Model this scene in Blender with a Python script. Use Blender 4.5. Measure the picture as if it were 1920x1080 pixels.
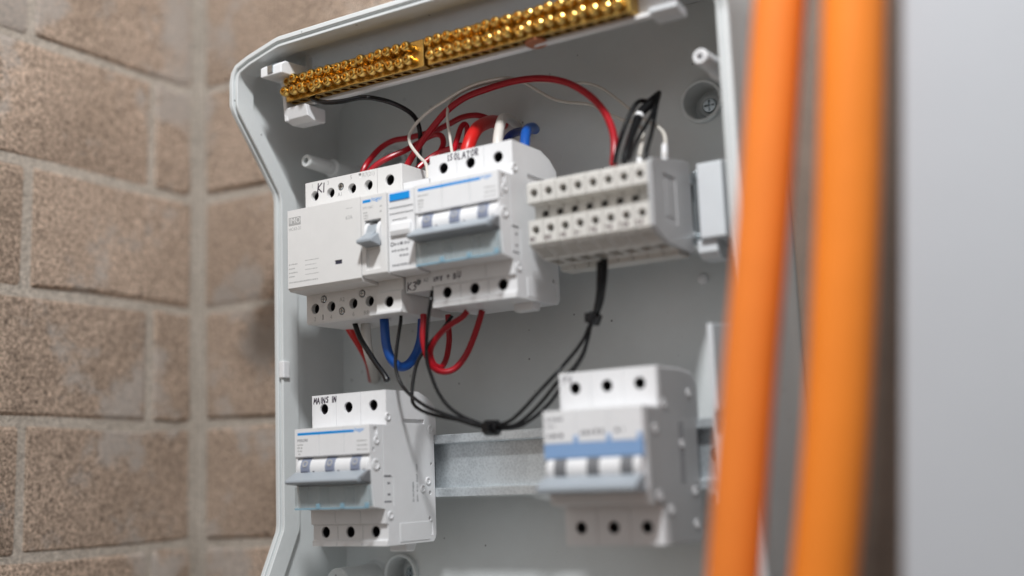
import bpy, bmesh, math, random
from mathutils import Vector, Matrix
random.seed(11)
MM = 0.001
scene = bpy.context.scene
col = scene.collection
for _o in list(bpy.data.objects):
    bpy.data.objects.remove(_o)

# ------------------------------------------------------------------ camera
cam_data = bpy.data.cameras.new('camera')
cam = bpy.data.objects.new('camera', cam_data)
col.objects.link(cam)
cam_r, cam_u, cam_f = Vector((0.84248, 0.53737, -0.03824)), Vector((0.11603, -0.11167, 0.98695)), Vector((-0.52609, 0.83592, 0.15643))
m = Matrix((cam_r, cam_u, -cam_f)).transposed().to_4x4()
m.translation = Vector((462.63, -560.8, -8.81)) * MM
cam.matrix_world = m
cam_data.lens = 42.3
cam_data.sensor_width = 36.0
cam_data.clip_start = 0.01
cam_data.clip_end = 50.0
cam_data.dof.use_dof = True
cam_data.dof.focus_distance = 0.690
cam_data.dof.aperture_fstop = 2.1
scene.camera = cam

# ------------------------------------------------------------------ light
world = bpy.data.worlds.new('World')
scene.world = world
world.use_nodes = True
wbg = world.node_tree.nodes['Background']
wbg.inputs['Strength'].default_value = 0.52
wn, wl = world.node_tree.nodes, world.node_tree.links
wtc = wn.new('ShaderNodeTexCoord'); wsx = wn.new('ShaderNodeSeparateXYZ'); wr = wn.new('ShaderNodeValToRGB')
wmr = wn.new('ShaderNodeMapRange'); wmr.inputs['From Min'].default_value = -1.0; wmr.inputs['From Max'].default_value = 1.0
wl.new(wtc.outputs['Generated'], wsx.inputs[0]); wl.new(wsx.outputs['Z'], wmr.inputs['Value']); wl.new(wmr.outputs['Result'], wr.inputs['Fac'])
wr.color_ramp.elements[0].position = 0.40; wr.color_ramp.elements[0].color = (0.24, 0.215, 0.19, 1)   # concrete floor
wr.color_ramp.elements[1].position = 0.58; wr.color_ramp.elements[1].color = (0.97, 0.985, 1.0, 1)     # pale room
wl.new(wr.outputs['Color'], wbg.inputs['Color'])

def area_lamp(name, loc, target, size, watts, color):
    d = bpy.data.lights.new(name, 'AREA')
    d.shape = 'DISK'; d.size = size; d.energy = watts; d.color = color
    o = bpy.data.objects.new(name, d); col.objects.link(o)
    o.location = Vector(loc) * MM
    o.rotation_euler = (Vector(target) - Vector(loc)).to_track_quat('-Z', 'Y').to_euler()
    return o
area_lamp('key_lamp', (390, -540, 745), (60, -30, 90), 0.09, 8.0, (0.97, 0.985, 1.0))

vs = scene.view_settings
vs.view_transform = 'Standard'; vs.look = 'None'; vs.exposure = 0.13; vs.gamma = 1.0
vs.use_curve_mapping = False
scene.render.engine = 'CYCLES'

# ------------------------------------------------------------------ materials
MATS = {}
def mat(name, color, rough=0.4, metal=0.0, vary=0.0, vscale=60.0, bump=0.0, bscale=900.0, spec=0.5,
        trans=0.0, ior=1.45, rvar=0.0, coat=0.0):
    mt = bpy.data.materials.new(name); mt.use_nodes = True
    nt = mt.node_tree; b = nt.nodes['Principled BSDF']
    b.inputs['Base Color'].default_value = (*color, 1)
    b.inputs['Roughness'].default_value = rough
    b.inputs['Metallic'].default_value = metal
    b.inputs['Specular IOR Level'].default_value = spec
    b.inputs['Transmission Weight'].default_value = trans
    b.inputs['IOR'].default_value = ior
    b.inputs['Coat Weight'].default_value = coat
    tc = nt.nodes.new('ShaderNodeNewGeometry')
    if vary or rvar:
        n = nt.nodes.new('ShaderNodeTexNoise'); n.inputs['Scale'].default_value = vscale
        n.inputs['Detail'].default_value = 6; n.inputs['Roughness'].default_value = 0.65
        nt.links.new(tc.outputs['Position'], n.inputs['Vector'])
    if vary:
        r = nt.nodes.new('ShaderNodeValToRGB')
        r.color_ramp.elements[0].position = 0.3; r.color_ramp.elements[1].position = 0.7
        r.color_ramp.elements[0].color = (*[c * (1 - vary) for c in color], 1)
        r.color_ramp.elements[1].color = (*[min(1, c * (1 + vary)) for c in color], 1)
        nt.links.new(n.outputs['Fac'], r.inputs['Fac'])
        nt.links.new(r.outputs['Color'], b.inputs['Base Color'])
    if rvar:
        mr = nt.nodes.new('ShaderNodeMapRange')
        mr.inputs['To Min'].default_value = max(0.02, rough - rvar); mr.inputs['To Max'].default_value = rough + rvar
        nt.links.new(n.outputs['Fac'], mr.inputs['Value']); nt.links.new(mr.outputs['Result'], b.inputs['Roughness'])
    if bump:
        n2 = nt.nodes.new('ShaderNodeTexNoise'); n2.inputs['Scale'].default_value = bscale; n2.inputs['Detail'].default_value = 4
        nt.links.new(tc.outputs['Position'], n2.inputs['Vector'])
        bp = nt.nodes.new('ShaderNodeBump'); bp.inputs['Strength'].default_value = bump; bp.inputs['Distance'].default_value = 0.0004
        nt.links.new(n2.outputs['Fac'], bp.inputs['Height']); nt.links.new(bp.outputs['Normal'], b.inputs['Normal'])
    MATS[name] = mt
    return mt

WHITE = mat('white_plastic', (0.76, 0.765, 0.775), 0.38, vary=0.03, bump=0.12, bscale=1400, rvar=0.08)
WHITE2 = mat('contactor_plastic', (0.72, 0.715, 0.705), 0.42, vary=0.03, bump=0.15, bscale=1600, rvar=0.08)
BEIGE = mat('terminal_plastic', (0.62, 0.605, 0.57), 0.45, vary=0.04, bump=0.15, rvar=0.08)
SIDEGREY = mat('side_plastic', (0.42, 0.425, 0.43), 0.42, vary=0.03, bump=0.15, bscale=1400)
BOXGREY = mat('enclosure_plastic', (0.64, 0.665, 0.665), 0.42, vary=0.035, vscale=35, bump=0.25, bscale=1100, rvar=0.1)
LEVER = mat('lever_plastic', (0.33, 0.365, 0.40), 0.35, vary=0.04)
TOGGLE = mat('toggle_plastic', (0.24, 0.27, 0.36), 0.35)
DARKTOG = mat('dark_toggle_plastic', (0.035, 0.035, 0.06), 0.4)
GREYTOG = mat('grey_toggle_plastic', (0.17, 0.175, 0.185), 0.4)
CLEAR = mat('clear_window_plastic', (0.60, 0.70, 0.735), 0.15)
CLEAR.node_tree.nodes['Principled BSDF'].inputs['Alpha'].default_value = 0.32
CLEARBLUE = mat('blue_knob_plastic', (0.30, 0.50, 0.62), 0.3, trans=0.3)
BLUEINK = mat('blue_print', (0.0, 0.27, 0.72), 0.45)
BLUEPL = mat('blue_plastic', (0.23, 0.375, 0.62), 0.4, vary=0.03)
GREYINK = mat('grey_print', (0.17, 0.17, 0.185), 0.6)
PALEINK = mat('pale_print', (0.40, 0.40, 0.395), 0.6)
DARKINK = mat('dark_print', (0.06, 0.06, 0.07), 0.6)
MARKER = mat('marker_ink', (0.022, 0.010, 0.030), 0.55)
MAROON = mat('maroon_marker_ink', (0.055, 0.018, 0.026), 0.6)
BRASS = mat('brass', (0.66, 0.43, 0.125), 0.25, metal=1.0, vary=0.22, vscale=300, rvar=0.09)
ZINC = mat('zinc_screw', (0.46, 0.50, 0.52), 0.24, metal=1.0, vary=0.15, vscale=500)
DARKMETAL = mat('dark_screw', (0.06, 0.055, 0.055), 0.35, metal=0.6)
COPPER = mat('copper_coin', (0.45, 0.17, 0.08), 0.45, metal=0.7, vary=0.2, vscale=200)
RED = mat('red_pvc', (0.34, 0.004, 0.012), 0.30, vary=0.08, vscale=120)
REDB = mat('bright_red_pvc', (0.52, 0.012, 0.010), 0.36, vary=0.05)
BLACK = mat('black_pvc', (0.007, 0.007, 0.008), 0.24, vary=0.2, spec=0.4)
PIT = mat('hole_shade_black', (0.018, 0.016, 0.018), 0.35)  # near-black, so the shade inside the terminal holes is in the colour
HOLDER = mat('holder_plastic', (0.62, 0.645, 0.665), 0.42, vary=0.03)
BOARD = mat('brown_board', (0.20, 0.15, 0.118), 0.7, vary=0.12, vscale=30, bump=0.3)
BLUE = mat('blue_pvc', (0.008, 0.075, 0.33), 0.33, vary=0.06)
DKBLUE = mat('deep_blue_pvc', (0.006, 0.02, 0.16), 0.35, vary=0.06)
WWIRE = mat('white_pvc', (0.62, 0.585, 0.53), 0.38, vary=0.06, vscale=200)
GWIRE = mat('grey_white_pvc', (0.60, 0.57, 0.53), 0.4, vary=0.06)
ORANGE = mat('orange_sheath', (0.90, 0.235, 0.032), 0.42, vary=0.05, vscale=25, bump=0.2, bscale=300)
ORANGE2 = mat('yellow_orange_sheath', (0.90, 0.248, 0.024), 0.42, vary=0.05, vscale=25, bump=0.2, bscale=300)
PANEL = mat('pale_grey_paint', (0.49, 0.50, 0.525), 0.5, vary=0.03, vscale=8, bump=0.25, bscale=500)

def add_specks(mt, scale, thr, amount):
    nt = mt.node_tree; b = nt.nodes['Principled BSDF']; src = b.inputs['Base Color'].links[0].from_socket
    g = nt.nodes.new('ShaderNodeNewGeometry'); v = nt.nodes.new('ShaderNodeTexVoronoi'); v.inputs['Scale'].default_value = scale
    nt.links.new(g.outputs['Position'], v.inputs['Vector'])
    r = nt.nodes.new('ShaderNodeValToRGB'); r.color_ramp.elements[0].position = thr * 0.5; r.color_ramp.elements[1].position = thr
    r.color_ramp.elements[0].color = (amount,) * 3 + (1,); r.color_ramp.elements[1].color = (1, 1, 1, 1)
    nt.links.new(v.outputs['Distance'], r.inputs['Fac'])
    x = nt.nodes.new('ShaderNodeMix'); x.data_type = 'RGBA'; x.blend_type = 'MULTIPLY'; x.inputs[0].default_value = 1
    nt.links.new(src, x.inputs[6]); nt.links.new(r.outputs['Color'], x.inputs[7]); nt.links.new(x.outputs[2], b.inputs['Base Color'])
add_specks(BOXGREY, 75, 0.065, 0.35)

def rail_material():
    mt = bpy.data.materials.new('galvanised_steel'); mt.use_nodes = True
    nt = mt.node_tree; b = nt.nodes['Principled BSDF']
    g = nt.nodes.new('ShaderNodeNewGeometry')
    v = nt.nodes.new('ShaderNodeTexVoronoi'); v.inputs['Scale'].default_value = 700
    n = nt.nodes.new('ShaderNodeTexNoise'); n.inputs['Scale'].default_value = 60; n.inputs['Detail'].default_value = 8
    for q in (v, n): nt.links.new(g.outputs['Position'], q.inputs['Vector'])
    mx = nt.nodes.new('ShaderNodeMix'); mx.inputs[0].default_value = 0.35
    nt.links.new(n.outputs['Fac'], mx.inputs[2]); nt.links.new(v.outputs['Distance'], mx.inputs[3])
    r = nt.nodes.new('ShaderNodeValToRGB')
    r.color_ramp.elements[0].position = 0.25; r.color_ramp.elements[0].color = (0.47, 0.505, 0.53, 1)
    r.color_ramp.elements[1].position = 0.62; r.color_ramp.elements[1].color = (0.68, 0.725, 0.75, 1)
    nt.links.new(mx.outputs[0], r.inputs['Fac']); nt.links.new(r.outputs['Color'], b.inputs['Base Color'])
    b.inputs['Metallic'].default_value = 0.7; b.inputs['Roughness'].default_value = 0.38
    return mt
RAIL = rail_material()

def brick_material(name, c0, c1, grain, smear, bumpd):
    mt = bpy.data.materials.new(name); mt.use_nodes = True
    nt = mt.node_tree; L = nt.links; b = nt.nodes['Principled BSDF']
    b.inputs['Roughness'].default_value = 0.9; b.inputs['Specular IOR Level'].default_value = 0.2
    g = nt.nodes.new('ShaderNodeNewGeometry'); oi = nt.nodes.new('ShaderNodeObjectInfo')
    def noise(scale, detail=4, rough=0.6):
        n = nt.nodes.new('ShaderNodeTexNoise'); n.inputs['Scale'].default_value = scale
        n.inputs['Detail'].default_value = detail; n.inputs['Roughness'].default_value = rough
        L.new(g.outputs['Position'], n.inputs['Vector']); return n
    def ramp(src, p0, p1, a, c):
        r = nt.nodes.new('ShaderNodeValToRGB'); r.color_ramp.elements[0].position = p0; r.color_ramp.elements[1].position = p1
        r.color_ramp.elements[0].color = (*a, 1); r.color_ramp.elements[1].color = (*c, 1)
        L.new(src, r.inputs['Fac']); return r.outputs['Color']
    def mix(f, a, c, mode='MIX'):
        x = nt.nodes.new('ShaderNodeMix'); x.data_type = 'RGBA'; x.blend_type = mode
        if isinstance(f, float): x.inputs[0].default_value = f
        else: L.new(f, x.inputs[0])
        for s, i in ((a, 6), (c, 7)):
            if isinstance(s, tuple): x.inputs[i].default_value = (*s, 1)
            else: L.new(s, x.inputs[i])
        return x.outputs[2]
    base = ramp(noise(16, 5).outputs['Fac'], 0.3, 0.72, c0, c1)
    gr = noise(470, 4, 0.9)
    sp = ramp(gr.outputs['Fac'], 0.34, 0.68, (1 - grain,) * 3, (1 + grain,) * 3)
    base = mix(1.0, base, sp, 'MULTIPLY')
    pb = nt.nodes.new('ShaderNodeMapRange'); pb.inputs['To Min'].default_value = 1.04; pb.inputs['To Max'].default_value = 1.20
    L.new(oi.outputs['Random'], pb.inputs['Value'])
    base = mix(1.0, base, pb.outputs['Result'], 'MULTIPLY')
    sm = ramp(noise(14, 8, 0.66).outputs['Fac'], 0.52, 0.60, (0, 0, 0), (smear,) * 3)
    base = mix(sm, base, (0.54, 0.495, 0.455))
    L.new(base, b.inputs['Base Color'])
    bp = nt.nodes.new('ShaderNodeBump'); bp.inputs['Strength'].default_value = 0.8; bp.inputs['Distance'].default_value = bumpd
    ad = nt.nodes.new('ShaderNodeMath'); ad.operation = 'ADD'
    L.new(gr.outputs['Fac'], ad.inputs[0]); L.new(noise(120, 5).outputs['Fac'], ad.inputs[1])
    L.new(ad.outputs[0], bp.inputs['Height']); L.new(bp.outputs['Normal'], b.inputs['Normal'])
    return mt
BRICK = brick_material('sand_faced_brick', (0.42, 0.318, 0.245), (0.56, 0.430, 0.338), 0.95, 0.7, 0.0030)
MORTAR = brick_material('cement_mortar', (0.46, 0.405, 0.345), (0.60, 0.535, 0.465), 0.45, 0.0, 0.0030)

# ------------------------------------------------------------------ mesh helpers (all in millimetres)
def box(bm, x0, x1, y0, y1, z0, z1):
    v = [bm.verts.new((x, y, z)) for x in (x0, x1) for y in (y0, y1) for z in (z0, z1)]
    for f in ((0, 1, 3, 2), (4, 6, 7, 5), (0, 4, 5, 1), (2, 3, 7, 6), (0, 2, 6, 4), (1, 5, 7, 3)):
        bm.faces.new([v[i] for i in f])
    return bm

def prism_x(bm, prof, x0, x1):
    a = [bm.verts.new((x0, y, z)) for y, z in prof]; b = [bm.verts.new((x1, y, z)) for y, z in prof]
    n = len(prof)
    bm.faces.new(a); bm.faces.new(b[::-1])
    for i in range(n):
        bm.faces.new((a[i], b[i], b[(i + 1) % n], a[(i + 1) % n]))
    return bm

def frame_of(d):
    d = Vector(d).normalized()
    u = d.orthogonal().normalized()
    return d, u, d.cross(u)

def lathe(bm, p, axis, prof, n=24, caps=True):
    """prof: list of (radius, distance along axis); closed at ends."""
    d, u, w = frame_of(axis); p = Vector(p); rings = []
    for r, t in prof:
        c = p + d * t
        if r < 1e-6: rings.append([bm.verts.new(c)])
        else: rings.append([bm.verts.new(c + (u * math.cos(2 * math.pi * i / n) + w * math.sin(2 * math.pi * i / n)) * r) for i in range(n)])
    for a, b in zip(rings, rings[1:]):
        for i in range(n):
            j = (i + 1) % n
            q = [a[i % len(a)], a[j % len(a)], b[j % len(b)], b[i % len(b)]]
            q2 = []
            for vv in q:
                if vv not in q2: q2.append(vv)
            if len(q2) > 2: bm.faces.new(q2)
    if caps and len(rings[0]) > 1: bm.faces.new(rings[0][::-1])
    if caps and len(rings[-1]) > 1: bm.faces.new(rings[-1])
    return bm

def cyl(bm, p0, p1, r, n=24):
    p0 = Vector(p0); d = Vector(p1) - p0
    return lathe(bm, p0, d, [(r, 0), (r, d.length)], n)

def spline(pts, k=6):
    P = [Vector(p) for p in pts]; P = [P[0] * 2 - P[1]] + P + [P[-1] * 2 - P[-2]]; out = []
    for i in range(1, len(P) - 2):
        for s in range(k):
            t = s / k; a, b, c, d = P[i - 1], P[i], P[i + 1], P[i + 2]
            out.append(0.5 * (2 * b + (c - a) * t + (2 * a - 5 * b + 4 * c - d) * t * t + (3 * b - a - 3 * c + d) * t ** 3))
    out.append(P[-2]); return out

def tube(bm, pts, r, n=12, k=6, rfun=None):
    C = spline(pts, k); N = len(C)
    T = [(C[min(i + 1, N - 1)] - C[max(i - 1, 0)]).normalized() for i in range(N)]
    u = T[0].orthogonal().normalized(); rings = []
    for i in range(N):
        u = (u - T[i] * u.dot(T[i])).normalized(); w = T[i].cross(u)
        rr = r if rfun is None else r * rfun(i / (N - 1))
        rings.append([bm.verts.new(C[i] + (u * math.cos(2 * math.pi * j / n) + w * math.sin(2 * math.pi * j / n)) * rr) for j in range(n)])
    for a, b in zip(rings, rings[1:]):
        for j in range(n): bm.faces.new((a[j], a[(j + 1) % n], b[(j + 1) % n], b[j]))
    bm.faces.new(rings[0][::-1]); bm.faces.new(rings[-1])
    return bm

def carve(bm, cutter):
    """boolean difference bm - cutter, returns a new bmesh"""
    objs = []
    for b in (bm, cutter):
        bmesh.ops.recalc_face_normals(b, faces=b.faces)
        me = bpy.data.meshes.new('tmp'); b.to_mesh(me); b.free()
        o = bpy.data.objects.new('tmp', me); col.objects.link(o); objs.append(o)
    md = objs[0].modifiers.new('b', 'BOOLEAN'); md.object = objs[1]; md.operation = 'DIFFERENCE'; md.solver = 'EXACT'; md.use_self = True
    dg = bpy.context.evaluated_depsgraph_get(); dg.update()
    me = bpy.data.meshes.new_from_object(objs[0].evaluated_get(dg))
    out = bmesh.new(); out.from_mesh(me); bpy.data.meshes.remove(me)
    for o in objs:
        d = o.data; bpy.data.objects.remove(o); bpy.data.meshes.remove(d)
    return out

def bevel(bm, w, seg=2, ang=38):
    bmesh.ops.recalc_face_normals(bm, faces=bm.faces)
    e = [e for e in bm.edges if len(e.link_faces) == 2 and e.calc_face_angle(0) > math.radians(ang)]
    bmesh.ops.bevel(bm, geom=e, offset=w, offset_type='OFFSET', segments=seg, affect='EDGES', clamp_overlap=True, profile=0.5)
    return bm

def mesh_of(name, bm, material, recalc=True, flat=False):
    if recalc: bmesh.ops.recalc_face_normals(bm, faces=bm.faces)
    bmesh.ops.scale(bm, vec=(MM, MM, MM), verts=bm.verts)
    me = bpy.data.meshes.new(name); bm.to_mesh(me); bm.free()
    me.materials.append(material)
    if flat: return me
    for p in me.polygons: p.use_smooth = True
    me.set_sharp_from_angle(angle=math.radians(29))
    return me

def link(name, me, parent=None, loc=(0, 0, 0)):
    o = bpy.data.objects.new(name, me); col.objects.link(o)
    o.location = Vector(loc) * MM
    if parent is not None: o.parent = parent
    return o

def obj(name, bm, material, parent=None, loc=(0, 0, 0), bev=0.0, seg=2, flat=None):
    if bev: bevel(bm, bev, seg)
    return link(name, mesh_of(name, bm, material, flat=(bev > 0 if flat is None else flat)), parent, loc)

def tag(o, label, cat, group=None):
    o['label'] = label; o['category'] = cat
    if group: o['group'] = group
    return o

def thing(name, label, cat, loc=(0, 0, 0), group=None):
    o = bpy.data.objects.new(name, None); col.objects.link(o)
    o.empty_display_size = 0.01
    o.location = Vector(loc) * MM
    return tag(o, label, cat, group)

NB = bmesh.new
FRONT = (Vector((1, 0, 0)), Vector((0, 0, 1)), Vector((0, -1, 0)))
SIDE = (Vector((0, 0, 1)), Vector((0, -1, 0)), Vector((1, 0, 0)))

def text(s, size, at, basis, material, parent, name='printed_text', align='LEFT'):
    cu = bpy.data.curves.new('t', 'FONT'); cu.body = s; cu.size = size; cu.align_x = align; cu.align_y = 'BOTTOM'
    cu.extrude = 0.02; cu.resolution_u = 3
    t = bpy.data.objects.new('t', cu); col.objects.link(t)
    dg = bpy.context.evaluated_depsgraph_get(); dg.update()
    me = bpy.data.meshes.new_from_object(t.evaluated_get(dg)); bpy.data.objects.remove(t); bpy.data.curves.remove(cu)
    r, u, n = basis
    M = Matrix((r, u, n)).transposed().to_4x4(); M.translation = Vector(at) + n * 0.03
    me.transform(M); me.transform(Matrix.Scale(MM, 4))
    me.materials.clear(); me.materials.append(material); me.name = name
    return link(name, me, parent)

GLY = {
 'K': [[(0, 0), (0.03, 1)], [(0.6, 1), (0.05, 0.45), (0.62, 0)]], '1': [[(0.1, 1), (0.1, 0)]], 'I': [[(0.2, 1), (0.22, 0)]],
 '3': [[(0.05, 0.9), (0.35, 1), (0.5, 0.8), (0.2, 0.55), (0.52, 0.35), (0.4, 0.05), (0.0, 0.0)]],
 'M': [[(0, 0), (0.1, 1), (0.38, 0.35), (0.66, 1), (0.75, 0)]], 'A': [[(0, 0), (0.32, 1), (0.65, 0)], [(0.14, 0.38), (0.52, 0.4)]],
 'N': [[(0, 0), (0.05, 1), (0.55, 0.05), (0.6, 1)]], 'S': [[(0.55, 0.9), (0.25, 1), (0.08, 0.75), (0.5, 0.4), (0.4, 0.05), (0, 0.08)]],
 'O': [[(0.3, 1), (0.05, 0.6), (0.15, 0.05), (0.45, 0.05), (0.6, 0.5), (0.45, 0.95), (0.3, 1)]], 'L': [[(0.05, 1), (0.03, 0), (0.5, 0.02)]],
 'T': [[(0, 0.97), (0.62, 1)], [(0.32, 1), (0.3, 0)]], 'R': [[(0.03, 0), (0.03, 1), (0.45, 0.95), (0.45, 0.6), (0.06, 0.5), (0.58, 0)]],
 'V': [[(0, 1), (0.3, 0), (0.58, 1)]], '+': [[(0.05, 0.5), (0.6, 0.5)], [(0.32, 0.85), (0.32, 0.15)]],
 'B': [[(0.03, 0), (0.03, 1), (0.4, 0.9), (0.35, 0.58), (0.06, 0.52), (0.5, 0.4), (0.45, 0.05), (0.03, 0)]],
 'U': [[(0.02, 1), (0.06, 0.15), (0.3, 0), (0.52, 0.2), (0.55, 1)]], 'W': [[(0, 1), (0.15, 0), (0.34, 0.7), (0.5, 0), (0.7, 1)]],
 'E': [[(0.5, 1), (0.03, 1), (0.03, 0), (0.5, 0)], [(0.03, 0.5), (0.4, 0.52)]], '-': [[(0.05, 0.45), (0.5, 0.48)]],
 'P': [[(0.03, 0), (0.03, 1), (0.45, 0.92), (0.45, 0.6), (0.04, 0.5)]], ' ': []}

def handwriting(s, h, at, basis, material, parent, w=0.42, step=0.82, jit=0.07, slant=0.06):
    """marker pen strokes as flat ribbons just proud of the surface"""
    rnd = random.Random(sum(map(ord, s)))
    bm = NB(); r, u, n = basis; lift = 0.03; x = 0.0
    for ch in s:
        dy = rnd.uniform(-jit, jit) * h
        for st in GLY.get(ch, []):
            P = [((x + (a + slant * b) * h * 0.9), b * h + dy) for a, b in st]
            P = [(a + rnd.uniform(-jit, jit) * h * 0.5, b + rnd.uniform(-jit, jit) * h * 0.5) for a, b in P]
            for (a0, b0), (a1, b1) in zip(P, P[1:]):
                dx, dz = a1 - a0, b1 - b0; l = math.hypot(dx, dz) or 1
                ex, ez = dx / l * w * 0.4, dz / l * w * 0.4; px, pz = -dz / l * w / 2, dx / l * w / 2
                q = [(a0 - ex + px, b0 - ez + pz), (a0 - ex - px, b0 - ez - pz), (a1 + ex - px, b1 + ez - pz), (a1 + ex + px, b1 + ez + pz)]
                bm.faces.new([bm.verts.new(Vector(at) + r * c + u * d + n * lift) for c, d in q]); lift += 0.004
        x += h * (step if ch not in '1I ' else step * 0.62)
    return link('marker_writing', mesh_of('marker_writing', bm, material, recalc=False), parent)

def ink(name, x0, x1, z0, z1, y, material, parent, t=0.05):
    return obj(name, box(NB(), x0, x1, y - t, y + 0.3, z0, z1), material, parent)

def dashes(rows, y, material, parent, name='fine_print'):
    """unreadably small print: rows of (x0, x1, z, height)"""
    rnd = random.Random(len(rows)); bm = NB()
    for x0, x1, z, h in rows:
        x = x0
        while x < x1:
            l = rnd.uniform(0.5, 1.3) * h
            box(bm, x, min(x + l, x1 + 0.2), y - 0.04, y + 0.2, z, z + h * rnd.uniform(0.7, 1.0)); x += l + h * rnd.uniform(0.25, 0.7)
    o = obj(name, bm, material, parent); o['kind'] = 'stuff'
    return o

# shared small meshes
def screw_mesh(r, h, material, name):
    bm = lathe(NB(), (0, 0, 0), (0, -1, 0), [(r, 0), (r, h * 0.75), (r * 0.86, h), (0, h)], 20)
    c = NB(); box(c, -r * 0.72, r * 0.72, -h - 0.5, -h * 0.35, -r * 0.13, r * 0.13)
    c2 = NB(); box(c2, -r * 0.13, r * 0.13, -h - 0.6, -h * 0.3, -r * 0.72, r * 0.72)
    return mesh_of(name, carve(carve(bm, c), c2), material)
DEEP_SCREW = screw_mesh(2.7, 2.0, DARKMETAL, 'terminal_screw')
ZINC_SCREW = screw_mesh(1.7, 1.6, ZINC, 'screw')
BIG_SCREW = screw_mesh(4.2, 2.6, ZINC, 'screw')
_b = lathe(NB(), (0, 0, 0), (1, 0, 0), [(2.1, -0.5), (2.1, 0.35), (1.75, 0.55), (1.35, 0.55), (1.15, 0.1), (0.7, 0.1), (0.5, 0.3), (0, 0.3)], 20)
RIVET = mesh_of('rivet', _b, WHITE)

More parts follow.
